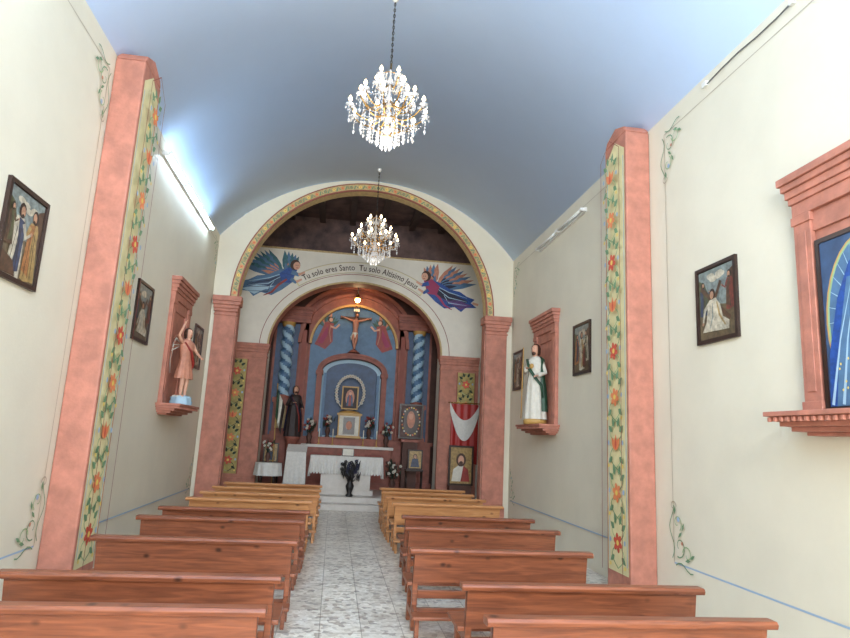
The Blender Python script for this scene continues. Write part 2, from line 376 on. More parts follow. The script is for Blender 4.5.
# framed stations
def station(side,yc,zc=3.48,w=.74,h=.88,kind=0):
    mb=MB(); xw=XL if side<0 else XR
    fn=lambda u,v,d:V((xw-side*d, yc-side*u, zc+v))
    def bx(u0,u1,v0,v1,d0,d1,m):
        a=fn(u0,v0,d0); b=fn(u1,v1,d1); mb.box(a,b,m)
    fw=.042
    bx(-w/2,w/2,-h/2,h/2,.0,.015,M['frame'])
    bx(-w/2,w/2,h/2-fw,h/2,.015,.035,M['frame']); bx(-w/2,w/2,-h/2,-h/2+fw,.015,.035,M['frame'])
    bx(-w/2,-w/2+fw,-h/2+fw,h/2-fw,.015,.035,M['frame']); bx(w/2-fw,w/2,-h/2+fw,h/2-fw,.015,.035,M['frame'])
    i=fw+.008
    ar=Art(mb,fn,d=.017,step=.0003)
    W=w/2-i;Hh=h/2-i
    ar.poly([(-W,-Hh),(W,-Hh),(W,Hh),(-W,Hh)],O['sky'])
    ar.poly([(-W,-Hh),(W,-Hh),(W,-.08),(.05,-.03),(-W,-.12)],O['ground'])
    rnd=random.Random(kind*13+3)
    ar.poly([(-W,-.12),(-W,.30),(-.22,.26),(-.14,.1),(-.1,-.05)],O['olive']); ar.poly([(W,-.1),(W,.34),(.22,.30),(.18,.0)],O['brown'])
    for k in range(6): ar.ell(-.12+rnd.random()*.26,.24+rnd.random()*.08,.07,.03,O['white'])
    names=['red','blue','white','orange','brown','olive','gold']
    rnd.shuffle(names); cols=[O[q] for q in names]
    def fig(x,y,s,m1,m2,lean=0,sd=1):
        ar.poly([(x-.09*s,y-.3*s),(x-.03*s,y-.315*s),(x+.04*s,y-.30*s),(x+.11*s,y-.3*s),(x+.09*s+lean,y-.1*s),(x+.07*s+lean,y+.0),(x+.075*s+lean,y+.09*s),(x+.05*s+lean,y+.135*s),(x-.05*s+lean,y+.135*s),(x-.08*s+lean,y+.08*s),(x-.07*s+lean*.8,y-.05*s)],m1)
        ar.poly([(x-.02*s*sd,y-.27*s),(x+.09*s*sd,y-.24*s),(x+.075*s*sd+lean,y-.02*s),(x+.065*s*sd+lean,y+.11*s),(x-.02*s*sd+lean,y+.13*s),(x+.015*s*sd+lean*.6,y-.05*s)],m2)
        ar.stroke([(x+.05*s*sd+lean,y+.1*s),(x+.1*s*sd+lean,y+.01*s),(x+.16*s*sd+lean,y+.05*s)],[.04*s,.036*s,.024*s],m1)
        for q in (-.05,.01,.05): ar.stroke([(x+q*s,y-.28*s),(x+q*.7*s+lean*.5,y-.08*s),(x+q*.5*s+lean,y+.06*s)],.006*s,O['hair'])
        ar.ell(x+.17*s*sd+lean,y+.058*s,.016*s,.014*s,O['skin'])
        ar.ell(x+lean*1.2,y+.182*s,.046*s,.056*s,O['hair'],n=12); ar.ell(x+.010*s*sd+lean*1.2,y+.176*s,.030*s,.040*s,O['skin'],n=12); ar.ell(x+.012*s*sd+lean*1.2,y+.145*s,.018*s,.016*s,O['hair'],n=8)
    if kind==0:
        fig(.17,.0,1.25,O['gold'],O['orange'],sd=-1); fig(-.12,-.02,1.3,O['white'],O['blue'],.03); fig(-.25,.08,.7,O['brown'],O['olive'])
        ar.poly([(-W,-Hh),(-.05,-Hh),(-.12,-.26),(-W,-.2)],O['brown'])
    elif kind%3==1:
        fig(-.24,.10,.72,cols[1],O['olive']); fig(.25,.12,.78,O['red'],O['brown'],sd=-1)
        ar.stroke([(-.27,.20),(.25,-.22)],.05,O['brown']); ar.stroke([(-.10,-.10),(.10,.22)],.045,O['brown'])
        ar.poly([(-.26,-.31),(.22,-.33),(.23,-.24),(.12,-.18),(.08,-.04),(.0,.05),(-.09,.04),(-.15,-.05),(-.18,-.2)],O['white'])
        ar.stroke([(.02,-.0),(.06,-.15),(.16,-.28)],[.02,.03,.02],O['gold']); ar.stroke([(-.06,.0),(-.06,-.15),(-.12,-.28)],[.01,.02,.01],O['sky'])
        ar.ell(-.06,.10,.055,.062,O['hair']); ar.ell(-.068,.09,.036,.044,O['skin']); ar.stroke([(-.08,.02),(-.2,-.06),(-.24,-.2)],[.06,.045,.03],O['white']); ar.ell(-.245,-.215,.02,.02,O['skin'])
    else:
        fig(.22,.06,.95,cols[0],cols[1],-.02,sd=-1); fig(-.22,.04,.95,cols[3],cols[4],.03); fig(.02,.0,1.2,O['white'],cols[2]); fig(.14,-.1,.75,cols[5],cols[6],sd=-1)
        if kind%3==2: ar.stroke([(-.2,.28),(.2,-.1)],.036,O['brown']); ar.stroke([(-.12,.05),(.02,.28)],.03,O['brown'])
    mb.obj('framed_station_picture',bevel=0)
station(-1,5.92,kind=0); station(-1,9.6,kind=1,); station(-1,13.38,kind=2)
station(1,6.17,kind=1+3); station(1,9.99,kind=3); station(1,13.74,kind=5)

def fixture(side,ya,yb,z,on):
    mb=MB(); xw=(XL if side<0 else XR)-side*.001
    mb.box((xw,ya,z-.04),(xw-side*.05,yb,z+.04),M['metal_w'])
    n=max(1,round((yb-ya)/1.25)); L=(yb-ya)/n
    for i in range(n):
        a=ya+i*L; 
        mb.box((xw-side*.05,a+.01,z-.03),(xw-side*.12,a+.05,z+.03),M['metal_w']); mb.box((xw-side*.05,a+L-.05,z-.03),(xw-side*.12,a+L-.01,z+.03),M['metal_w'])
        mb.tube([(xw-side*.095,a+.05,z),(xw-side*.095,a+L-.05,z)],.022,M['tubeon'] if on else M['tubeoff'],n=8)
    mb.obj('fluorescent_light_fixture')
fixture(-1,9.5,13.2,6.0,True); fixture(1,9.8,12.3,5.9,False); fixture(-1,1.8,5.5,6.0,True)
mb=MB(); pts=[(XR-.02,3.2+.3*k,6.13+.015*sin(k*1.7)) for k in range(11)]
mb.tube(pts,.008,M['conduit'],n=6); mb.box((XR,6.18,6.10),(XR-.04,6.26,6.16),M['metal_w']); mb.box((XR,4.75,6.11),(XR-.04,4.8,6.17),M['metal_w'])
mb.obj('electric_cable')

# ------------------------------------------------------------------ figures
def figure(mb,T,robe,mantle,pose='stand',hair=None,beard=True,tunic=False,ma=(-50,205)):
    """unit-height robed figure, facing local -Y"""
    hair=hair or M['hair']; sk=M['skin']
    if tunic:
        for sx,fy in ((-.045,-.03),(.05,.0)):
            mb.tube([T@V((sx,fy*.3,.40)),T@V((sx*1.1,fy-.01,.25)),T@V((sx*1.1,fy,.14)),T@V((sx*1.1,fy,.03)),T@V((sx*1.2,fy-.07,.012))],[.055,.04,.035,.022,.02],sk,n=10)
        prof=[(.135,.27,.016),(.125,.36,.012),(.10,.48,.005),(.088,.57,.002),(.105,.66,0),(.118,.74,0),(.11,.79,0),(.07,.825,0),(.035,.845,0)]
    else:
        prof=[(.165,0,.015),(.155,.08,.016),(.135,.28,.014),(.12,.45,.01),(.10,.58,.004),(.108,.67,.002),(.118,.74,0),(.11,.79,0),(.07,.825,0),(.035,.845,0)]
    mb.lathe(prof,(0,0,0),robe,n=40,sx=1,sy=.72,nf=9,T=T)
    mb.lathe([(.034,.82),(.030,.85),(.033,.868),(.048,.885),(.055,.91),(.057,.935),(.052,.965),(.036,.99),(.0,1.0)],(0,-.006,0),sk,n=20,sx=.9,sy=1.05,T=T)
    mb.tube([T@V((0,-.062,.945)),T@V((0,-.076,.918)),T@V((0,-.060,.912))],[.005,.010,.005],sk,n=6)
    for sx in (-1,1):
        mb.ell((sx*.02,-.060,.937),(.009,.004,.005),M['robe_w'],n=8,T=T); mb.ell((sx*.02,-.0635,.937),(.004,.003,.004),M['black'],n=6,T=T)
        mb.ell((sx*.053,-.002,.93),(.006,.012,.017),sk,n=8,T=T)
    mb.ell((0,-.059,.897),(.014,.005,.004),M['robe_r'],n=8,T=T)
    mb.lathe([(.056,.86,.003),(.062,.90,.003),(.064,.95,.002),(.055,.985,.001),(.03,1.008),(0,1.012)],(0,.006,0),hair,n=24,sx=.95,sy=1.05,T=T,a0=radians(-35),a1=radians(215),nf=12)
    if beard:
        mb.ell((0,-.048,.877),(.03,.02,.026),hair,n=10,T=T)
    def arm(pts,sleeve=robe,flip=1):
        s,e,w=[V(p) for p in pts]
        m1=(s+e)/2; m2=(e+w)/2
        mb.tube([T@s,T@m1,T@e,T@m2,T@w],[.042,.038,.036,.04,.044] if not tunic else [.036,.03,.026,.022,.018],sleeve,n=12)
        d=(w-e).normalized()
        h0=w-d*.03; h1=w+d*.02; h2=w+d*.055
        mb.tube([T@h0,T@h1,T@(w+d*.04),T@h2],[.016,.015,.02,.017],sk,n=8,sq=(1,.6))
        side=d.cross(V((0,0,1))); 
        if side.length<.1: side=V((1,0,0))
        side.normalize(); up=side.cross(d)
        for q,(o,L) in enumerate(((-.015,.030),(-.005,.037),(.005,.040),(.015,.033))):
            b=h2+side*o-d*.008; mb.tube([T@b,T@(b+d*L*.55-up*.003),T@(b+d*L-up*.012)],[.0058,.0052,.004],sk,n=6)
        b=h1+side*.015*flip; mb.tube([T@b,T@(b+side*.018*flip+d*.014),T@(b+side*.02*flip+d*.032)],[.007,.006,.004],sk,n=6)
    if pose=='raise':
        arm([(-.095,0,.78),(-.19,-.03,.88),(-.155,-.07,1.03)],sleeve=sk,flip=-1); arm([(.095,0,.78),(.17,-.03,.66),(.13,-.15,.60)],sleeve=sk)
    elif pose=='stand':
        arm([(-.095,0,.78),(-.16,-.0,.62),(-.06,-.13,.66)],flip=-1); arm([(.095,0,.78),(.155,-.0,.61),(.13,-.14,.57)])
    if mantle:
        mb.lathe([(.172,.10,.015),(.160,.25,.014),(.145,.42,.012),(.125,.56,.008),(.125,.66,.004),(.132,.74,.002),(.125,.80,0),(.078,.838,0)],(0,.004,0),mantle,n=36,sx=1,sy=.8,T=T,a0=radians(ma[0]),a1=radians(ma[1]),nf=8)
        mb.tube([T@V((-.10,-.05,.80)),T@V((-.03,-.105,.66)),T@V((.06,-.10,.54)),T@V((.13,-.06,.44)),T@V((.14,-.04,.28))],[.03,.036,.034,.03,.02],mantle,n=10,sq=(1,.6))

def niche(side,yc,zb=2.22,zt=4.4,w=1.5,depth=.4,strip=True):
    """pink plaster aedicule with moulded console shelf"""
    mb=MB(); xw=XL if side<0 else XR; p=M['pink']
    def bx(y0,y1,z0,z1,d0,d1,m=p): mb.box((xw-side*d0,yc+y0,z0),(xw-side*d1,yc+y1,z1),m)
    h=w/2
    bx(-h,h,zb-.04,zb,0,depth); bx(-h+.03,h-.03,zb-.08,zb-.04,0,depth-.04)
    bx(-h+.07,h-.07,zb-.12,zb-.08,0,depth-.10); bx(-h+.12,h-.12,zb-.16,zb-.12,0,depth-.17); bx(-h+.2,h-.2,zb-.19,zb-.16,0,depth-.25)
    n=22
    for k in range(n):
        y=-h+.05+(w-.1)*k/(n-1); bx(y-.016,y+.016,zb-.085,zb-.045,depth-.04,depth-.015)
    q=h-.10
    bx(-q,q,zb,zt-.35,0,.02)
    for s in (-1,1):
        bx(s*q,s*(q-.20),zb,zt-.38,.02,.07); bx(s*(q+.015),s*(q-.215),zb,zb+.1,.02,.085)
        if strip: bx(s*(q-.20),s*(q-.28),zb,zt-.46,.02,.05)
        bx(s*(q+.015),s*(q-.215),zt-.46,zt-.38,.02,.085)
        bx(s*(q-.05),s*(q-.15),zb+.18,zt-.54,.07,.08)
    bx(-q+.20,q-.20,zt-.56,zt-.38,.02,.045)
    for (z0,z1,e,d) in ((zt-.38,zt-.26,0,.08),(zt-.26,zt-.20,.015,.10),(zt-.20,zt-.13,.03,.12),(zt-.13,zt-.07,.05,.145),(zt-.07,zt,.07,.17)):
        bx(-q-e,q+e,z0,z1,0,d)
    return mb,bx
def fin(mb,name): return mb.obj(name,bevel=.006)
mb,bx=niche(-1,11.65); fin(mb,'wall_niche_shrine')
mb,bx=niche(1,11.8); fin(mb,'wall_niche_shrine')
mb,bx=niche(1,4.18,w=1.62,zt=4.36,strip=False); fin(mb,'wall_niche_shrine')
# large painting in the near niche
mb=MB(); yc=4.18
fn=lambda u,v,d:V((XR-.025-d,yc-u,v))
def bx(u0,u1,v0,v1,d0,d1,m): mb.box(fn(u0,v0,d0),fn(u1,v1,d1),m)
bx(-.48,.48,2.225,3.70,.0,.03,M['frame'])
for a in ((-.48,.48,3.66,3.70),(-.48,.48,2.225,2.265),(-.48,-.44,2.265,3.66),(.44,.48,2.265,3.66)): bx(*a,.03,.042,M['frame'])
ar=Art(mb,fn,d=.031,step=.00025)
ar.poly([(-.44,2.265),(.44,2.265),(.44,3.66),(-.44,3.66)],M['nblue'])
ar.ell(.0,2.95,.42,.69,M['goldp'],n=32); ar.ell(.0,2.95,.405,.675,M['green2'],n=32); ar.ell(0,2.95,.385,.655,M['mblue'],n=32)
for k in range(30):
    t=2*pi*k/30; ar.stroke([(.2*cos(t),2.95+.35*sin(t)),(.385*cos(t),2.95+.65*sin(t))],[.016,.003],M['lblue'])
ar.poly([(-.43,2.27),(.43,2.27),(.38,2.6),(.32,2.9),(.23,3.2),(.14,3.42),(0,3.52),(-.14,3.42),(-.28,3.15),(-.40,2.7)],M['dblue'])
ar.poly([(-.36,2.27),(-.22,2.27),(-.18,2.9),(-.13,3.3),(-.17,3.3),(-.28,2.85)],M['mblue'])
ar.poly([(-.12,2.27),(.14,2.27),(.12,2.8),(.08,3.18),(-.06,3.18),(-.1,2.8)],M['robe_t'])
for k in range(7): ar.stroke([(-.40+.11*k,2.28),(-.28+.075*k,2.8),(-.13+.04*k,3.25)],[.03,.014,.004],M['lblue'])
for k in range(16): ar.ell(-.33+.66*random.random(),2.35+.5*random.random(),.01,.012,M['yellow'],n=5)
ar.ell(0,3.32,.09,.12,M['hair']); ar.ell(0,3.30,.066,.088,M['skin']); ar.ell(0,3.0,.05,.07,M['skin'])
mb.obj('virgin_painting')

def TM(loc,rot,s): return Matrix.Translation(loc)@Matrix.Rotation(rot,4,'Z')@Matrix.Scale(s,4)
mb=MB(); T=TM((XL+.27,11.45,2.34),radians(55),1.22)
figure(mb,T,M['robe_t'],None,pose='raise',tunic=True,beard=False)
mb.lathe([(.14,-.098),(.15,-.06),(.13,-.03),(.14,0),(.1,.03),(0,.035)],(0,0,0),M['lblue'],n=24,T=T,fold=.012,nf=7)
for k in range(7): mb.ell((.1*cos(k*.9),.08*sin(k*.9),.0),(.045,.04,.035),M['robe_w'],n=10,T=T)
mb.tube([T@V(p) for p in ((-.09,-.05,.79),(.0,-.1,.66),(.08,-.07,.52),(.13,.02,.42),(.15,.05,.28))],[.02,.035,.04,.045,.03],M['robe_r'],n=10,sq=(1,.6))
for sx in (-1,1):
    for q in range(6):
        mb.tube([T@V((sx*.03,.07,.76)),T@V((sx*(.10+.02*q),.11,.90-.05*q)),T@V((sx*(.17-.005*q),.12,.84-.10*q))],[.02,.03,.008],M['robe_w'] if q%2 else M['robe_t'],n=8,sq=(1,.35))
mb.obj('archangel_statue')
mb=MB(); T=TM((XR-.25,11.75,2.32),radians(-50),1.45)
figure(mb,T,M['robe_w'],M['robe_g'],pose='stand',ma=(-30,172))
mb.lathe([(0,-.069),(.15,-.069),(.155,-.02),(.14,0),(.0,.005)],(0,0,0),M['goldp'],n=24,T=T)
mb.tube([T@V((-.12,-.15,.0)),T@V((-.10,-.15,.95))],.010,M['goldp'],n=8)
mb.ell((-.0,-.10,.70),(.035,.012,.035),M['goldp'],T=T)
mb.obj('saint_statue')

# ------------------------------------------------------------------ pews
def pew(x0,x1,y,wm):
    mb=MB(); L=x1-x0
    def side(x,th,poly):
        mb.prism(poly,lambda u,v,d:V((x+d,y+u,v)),0,th,wm)
    for x in (x0+.05,x1-.10):
        side(x,.05,[(.06,0),(.15,0),(.13,.40),(.065,.76),(.0,.76),(.05,.40)])
        side(x,.05,[(.42,0),(.50,0),(.48,.20),(.48,.41),(.40,.41),(.42,.2)])
        side(x+.005,.04,[(.10,.33),(.44,.33),(.44,.405),(.10,.405)]); side(x+.005,.04,[(.13,.10),(.44,.10),(.44,.17),(.13,.17)])
        side(x+.005,.04,[(-.20,.0),(-.14,.0),(-.14,.13),(.08,.20),(.08,.25),(-.20,.18)])
    mb.box((x0,y+.09,.41),(x1,y+.53,.445),wm)
    mb.prism([(.045,.44),(.075,.44),(.035,.73),(.005,.73)],lambda u,v,d:V((x0+.05+d,y+u,v)),0,L-.1,wm)
    mb.prism([(-.035,.73),(.075,.73),(.08,.75),(.07,.78),(-.03,.78),(-.045,.76)],lambda u,v,d:V((x0+d,y+u,v)),0,L,wm)
    mb.prism([(.055,.30),(.085,.30),(.075,.38),(.045,.38)],lambda u,v,d:V((x0+.1+d,y+u,v)),0,L-.2,wm)
    mb.box((x0+.1,y+.27,.11),(x1-.1,y+.30,.16),wm)
    mb.box((x0+.02,y-.27,.18),(x1-.02,y-.08,.21),wm)
    ob=mb.obj('church_pew',loc=((x0+x1)/2,y,0),bevel=.006)
LP=[(4.2,-2.32,-.33),(5.07,-2.3,-.31),(6.68,-2.24,-.28),(8.2,-2.27,-.28),(9.17,-2.27,-.25),(10.45,-2.2,-.26),(11.5,-2.2,-.16),(12.6,-2.2,-.16),(13.65,-2.16,-.16)]
RP=[(4.05,1.02,2.98),(4.96,1.05,3.03),(6.43,.83,2.72),(7.95,.95,2.93),(9.05,1.03,2.95),(10.75,1.05,2.95),(11.8,1.02,2.9),(12.8,1.02,2.9),(13.7,1.05,2.9)]
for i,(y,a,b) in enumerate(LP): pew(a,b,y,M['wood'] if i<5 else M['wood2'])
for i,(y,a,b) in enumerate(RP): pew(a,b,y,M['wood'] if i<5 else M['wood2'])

# ------------------------------------------------------------------ chandeliers
def chandelier(x,y,zb=5.70,E=50):
    mb=MB(); c=M['crystal']; zt=zb+1.2
    mb.lathe([(0,.12),(.03,.13),(.06,.2),(.03,.27),(.02,.3),(.07,.36),(.09,.40),(.05,.45),(.02,.5),(.04,.58),(.05,.66),(.02,.74),(.03,.85),(.05,.92),(.02,1.0),(.015,1.1),(0,1.15)],(x,y,zb),c,n=16)
    mb.tube([(x,y,zb+.2),(x,y,zt)],.014,M['brass'],n=8)
    mb.ell((x,y,zb+.07),(.06,.06,.07),c,n=12)
    def tier(n,r,z,rise,ph,s=1):
        for k in range(n):
            a=ph+2*pi*k/n; ca,sa=cos(a),sin(a)
            pts=[]
            for q in range(9):
                t=q/8; rr=.04+(r-.04)*t; zz=z-.10*sin(pi*t*1.0)*s*1.2+rise*t*t
                pts.append((x+rr*ca,y+rr*sa,zb+zz))
            mb.tube(pts,.010,M['brass'],n=6)
            ex,ey,ez=pts[-1]
            mb.lathe([(.0,0),(.03,.004),(.055,.022),(.06,.026)],(ex,ey,ez),c,n=12)
            mb.tube([(ex,ey,ez),(ex,ey,ez+.07)],.013,M['candle'],n=8)
            mb.lathe([(.008,0),(.024,.02),(.026,.036),(.015,.065),(0,.09)],(ex,ey,ez+.07),M['bulb'],n=8)
            for j in range(5):
                b=2*pi*j/5+a; mb.octa((ex+.052*cos(b),ey+.052*sin(b),ez-.025),.011,.026,c)
            for j in range(3): mb.octa((ex,ey,ez-.05-.045*j),.012,.02,c)
            mb.octa((ex,ey,ez-.20),.02,.035,c)
            for j in range(1,7):
                t=j/7; rr=r*(1-t)+.05*t; mb.octa((x+rr*ca,y+rr*sa,ez+(zb+z+.22-ez)*t-.09*sin(pi*t)),.009,.012,c)
            a2=a+2*pi/n
            for j in range(1,6):
                t=j/6; mb.octa((ex+(x+r*cos(a2)-ex)*t,ey+(y+r*sin(a2)-ey)*t,ez-.08*sin(pi*t)),.010,.016,c)
    tier(10,.52,.42,.05,.1); tier(8,.36,.62,.06,.4); tier(5,.20,.86,.05,.2,.7)
    for (r,z,n,L) in ((.36,.36,24,3),(.24,.28,18,3),(.14,.20,12,3),(.07,.10,8,2),(.12,1.0,12,2)):
        mb.tube([(x+r*cos(2*pi*k/24),y+r*sin(2*pi*k/24),zb+z) for k in range(25)],.005,M['brass'],n=5)
        for k in range(n):
            a=2*pi*k/n
            for j in range(L): mb.octa((x+r*cos(a),y+r*sin(a),zb+z-.03-.045*j),.013,.02,c)
            mb.octa((x+r*cos(a),y+r*sin(a),zb+z-.03-.045*L-.01),.018,.032,c)
    ztop=3.476+sqrt(4.474**2-(x-CX)**2)-.02
    nl=int((ztop-.06-zt)/.045)
    for k in range(nl):
        z=zt+.02+.045*k; o=(k%2)*pi/2
        mb.tube([(x+.013*cos(t)*cos(o),y+.013*cos(t)*sin(o),z+.03*sin(t)) for t in [2*pi*q/8 for q in range(9)]],.0045,M['black'],n=4)
    mb.tube([(x+.008,y,zt),(x-.006,y,(zt+ztop)/2),(x+.004,y,ztop)],.004,M['black'],n=5)
    mb.lathe([(.0,-.07),(.02,-.07),(.045,-.03),(.05,0)],(x,y,ztop),M['metal_w'],n=16)
    mb.obj('crystal_chandelier',loc=(x,y,ztop))
    ld=bpy.data.lights.new('chandelier_glow','POINT'); ld.energy=E; ld.color=(1,.93,.84); ld.shadow_soft_size=.4
    lo=bpy.data.objects.new('chandelier_lamp_light',ld); lo.location=(x,y,zb-.1); bpy.context.collection.objects.link(lo)
chandelier(.40,7.8,E=75); chandelier(.59,13.6,E=26)

# ------------------------------------------------------------------ chancel
mb=MB(); mb.box((XL-.45,YA+AT,0),(-3.1,18.1,8.2),M['cream2']); mb.obj('wall_chancel_left')
mb=MB(); mb.box((4.1,YA+AT,0),(XR+.45,18.1,8.2),M['cream2']); mb.obj('wall_chancel_right')
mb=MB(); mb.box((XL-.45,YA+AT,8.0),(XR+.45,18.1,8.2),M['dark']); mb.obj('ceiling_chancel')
C2=.44
arch_wall('wall_sanctuary_arch',-3.1,4.1,8.0,C2,2.42,1.97,4.18,17.6,18.1,M['white'],M['pink'])
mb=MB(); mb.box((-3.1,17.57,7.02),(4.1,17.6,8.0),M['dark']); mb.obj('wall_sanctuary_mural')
mb=MB()
for k in range(8):
    x=-2.6+.87*k; mb.box((x,YA+AT+.01,7.86),(x+.16,17.56,7.995),M['beam'])
mb.obj('ceiling_beams')
mb=MB()
band(mb,C2,4.18,2.42,1.97,0,.05,17.57,17.6,M['ochre']); band(mb,C2,4.18,2.42,1.97,.25,.265,17.585,17.6,M['pinkd'])
mb.box((-3.1,17.56,6.98),(4.1,17.6,7.02),M['ochre'])
mb.obj('trim_4')
mb=MB(); mb.box((-3.1,16.05,0),(4.1,20,.15),M['marble']); mb.box((-3.1,16.4,.15),(4.1,20,.3),M['marble']); mb.obj('floor_sanctuary_platform',bevel=.01)
for s in (-1,1):
    mb=MB(); xi=C2+s*2.42; xo=C2+s*3.52; y=17.42;yb=17.595
    mb.box((xi,y,.3),(xo,yb,3.95),M['pink']); mb.box((xi,y-.04,.3),(xo,yb,.6),M['pink'])
    for (z0,z1,e) in ((3.8,3.85,.03),(3.95,4.03,.05),(4.03,4.10,.09),(4.10,4.18,.13)): mb.box((xi-s*e*.5,y-e,z0),(xo,yb,z1),M['pink'])
    pa,pb=(C2+s*2.90,C2+s*3.42); lo=min(pa,pb)
    ar=Art(mb,lambda u,v,d:V((lo+u,y-d,v)),step=.0004)
    ar.poly([(0,.7),(.52,.7),(.52,3.74),(0,3.74)],M['olive']); floral(ar,.52,3.7,z0=.75,edge=False,vine=M['leafd'])
    for u in (0,.52): ar.stroke([(u,.7),(u,3.74)],.03,M['pinkd'])
    mb.obj('sanctuary_pilaster')
def angel(s):
    mb=MB(); L=s<0
    def fn(u,v,d): return V((C2+s*min(3.52,3.3+(u-3.3)*1.1),17.6-d,min(6.97,6.15+(v-6.15)*1.12)))
    ar=Art(mb,fn,d=.004,step=.0005)
    b=M['mblue'] if L else M['dblue']
    wa,wb,wc=(M['teal'],M['mblue'],M['robe_t']) if L else (M['robe_t'],M['mblue'],M['navy'])
    def wing(x,y,a0,a1,L0,L1,n):
        for layer,(f,mm) in enumerate(((1,wb),(.74,wa),(.46,wc))):
            for q in range(n):
                t=q/(n-1); a=radians(a0+(a1-a0)*t); LL=(L0+(L1-L0)*t)*f
                ar.leaf(x+.10*t,y-.03*t,LL,.15*f+.03,a,mm if (q+layer)%2 else (wb if layer else wa))
        ar.stroke([(x,y-.05),(x+.06,y+.14),(x+.3*cos(radians(a0)),y+.34*sin(radians(a0)))],[.10,.08,.03],wa)
    wing(2.32,6.24,56,10,.74,1.0,8)
    wing(2.12,6.30,112,80,.46,.6,5)
    ar.poly([(2.0,6.3),(2.15,6.42),(2.4,6.34),(2.7,6.18),(2.95,6.14),(3.15,6.02),(3.36,5.96),(3.26,5.86),(3.42,5.74),(3.12,5.72),(3.0,5.60),(2.82,5.72),(2.55,5.66),(2.3,5.82),(2.05,6.04)],b)
    ar.poly([(2.3,6.2),(2.7,6.1),(3.2,5.88),(2.8,5.80),(2.35,5.98)],M['nblue'] if L else M['navy'])
    ar.poly([(2.5,5.9),(2.95,5.9),(3.3,5.78),(2.98,5.66),(2.8,5.76)],M['lblue'] if L else M['purple'])
    for q in range(6): ar.stroke([(2.2+.08*q,6.3-.07*q),(2.65,6.1-.07*q),(3.15,5.98-.05*q)],[.012,.024,.006],[M['lblue'],M['navy']][q%2])
    ar.poly([(1.96,6.36),(2.18,6.42),(2.40,6.24),(2.32,6.0),(2.08,6.02)],M['dblue'] if L else M['magenta'])
    ar.stroke([(2.2,6.1),(2.4,5.94),(2.55,5.74),(2.75,5.64)],[.05,.06,.05,.02],M['robe_r'] if L else M['magenta'])
    ar.stroke([(2.1,6.3),(1.92,6.24),(1.80,6.30)],[.12,.09,.05],b); ar.stroke([(1.92,6.24),(1.76,6.32)],[.07,.05],M['skin'])
    ar.stroke([(2.1,6.12),(1.98,6.04),(1.84,6.12)],[.1,.08,.05],b); ar.stroke([(1.96,6.05),(1.82,6.13)],[.07,.05],M['skin'])
    ar.ell(2.02,6.49,.13,.14,M['hair']); ar.ell(1.98,6.47,.09,.105,M['skin']); ar.ell(1.95,6.48,.012,.012,M['black'],n=6); ar.ell(2.0,6.485,.012,.012,M['black'],n=6); ar.stroke([(1.94,6.42),(1.99,6.415)],.014,M['robe_r'])
    ar.stroke([(3.3,5.86),(3.46,5.82)],.06,M['skin'])
    mb.obj('painted_angel_mural')
angel(-1); angel(1)
mb=MB(); band(mb,C2,4.18,2.42,1.97,.30,.62,17.589,17.5985,M['panel'],a0=radians(50),a1=radians(130)); band(mb,C2,4.18,2.42,1.97,.32,.60,17.587,17.589,M['white'],a0=radians(51),a1=radians(129))
for w in (.295,.615): band(mb,C2,4.18,2.42,1.97,w,w+.014,17.585,17.598,M['brownline'],a0=radians(50),a1=radians(130))
ob=mb.obj('painted_scripture_banner')
cu=bpy.data.curves.new('scripture_text','FONT'); cu.body='Tu solo eres Santo  Tu solo Altisimo Jesus'; cu.size=.26; cu.align_x='CENTER'; cu.resolution_u=2; cu.offset=.003
to=bpy.data.objects.new('scripture_text_src',cu); bpy.context.collection.objects.link(to)
bpy.context.view_layer.update()
me=bpy.data.meshes.new_from_object(to.evaluated_get(bpy.context.evaluated_depsgraph_get()))
xs=[v.co.x for v in me.vertices]; w=max(xs)-min(xs); x0=min(xs)
for v in me.vertices:
    t=radians(55)+radians(70)*(v.co.x-x0)/w; r=.38+v.co.y*.95
    v.co=V((C2-(2.42+r)*cos(t),17.582,4.18+(1.97+r)*sin(t)))
me.materials.clear(); me.materials.append(M['hair'])
bpy.data.objects.remove(to)
t2=bpy.data.objects.new('scripture_text',me); bpy.context.collection.objects.link(t2); t2.parent=ob

mb=MB(); mb.box((-2.7,18.1,0),(-2.4,20,7),M['brown']); mb.obj('wall_apse_left')
mb=MB(); mb.box((3.3,18.1,0),(3.6,20,7),M['brown']); mb.obj('wall_apse_right')
mb=MB(); mb.box((-3.3,20,0),(4.3,20.3,8),M['brown']); mb.obj('wall_apse_back')
mb=MB(); mb.box((-2.7,18.1,6.75),(3.6,20,6.95),M['brown']); mb.obj('ceiling_apse')

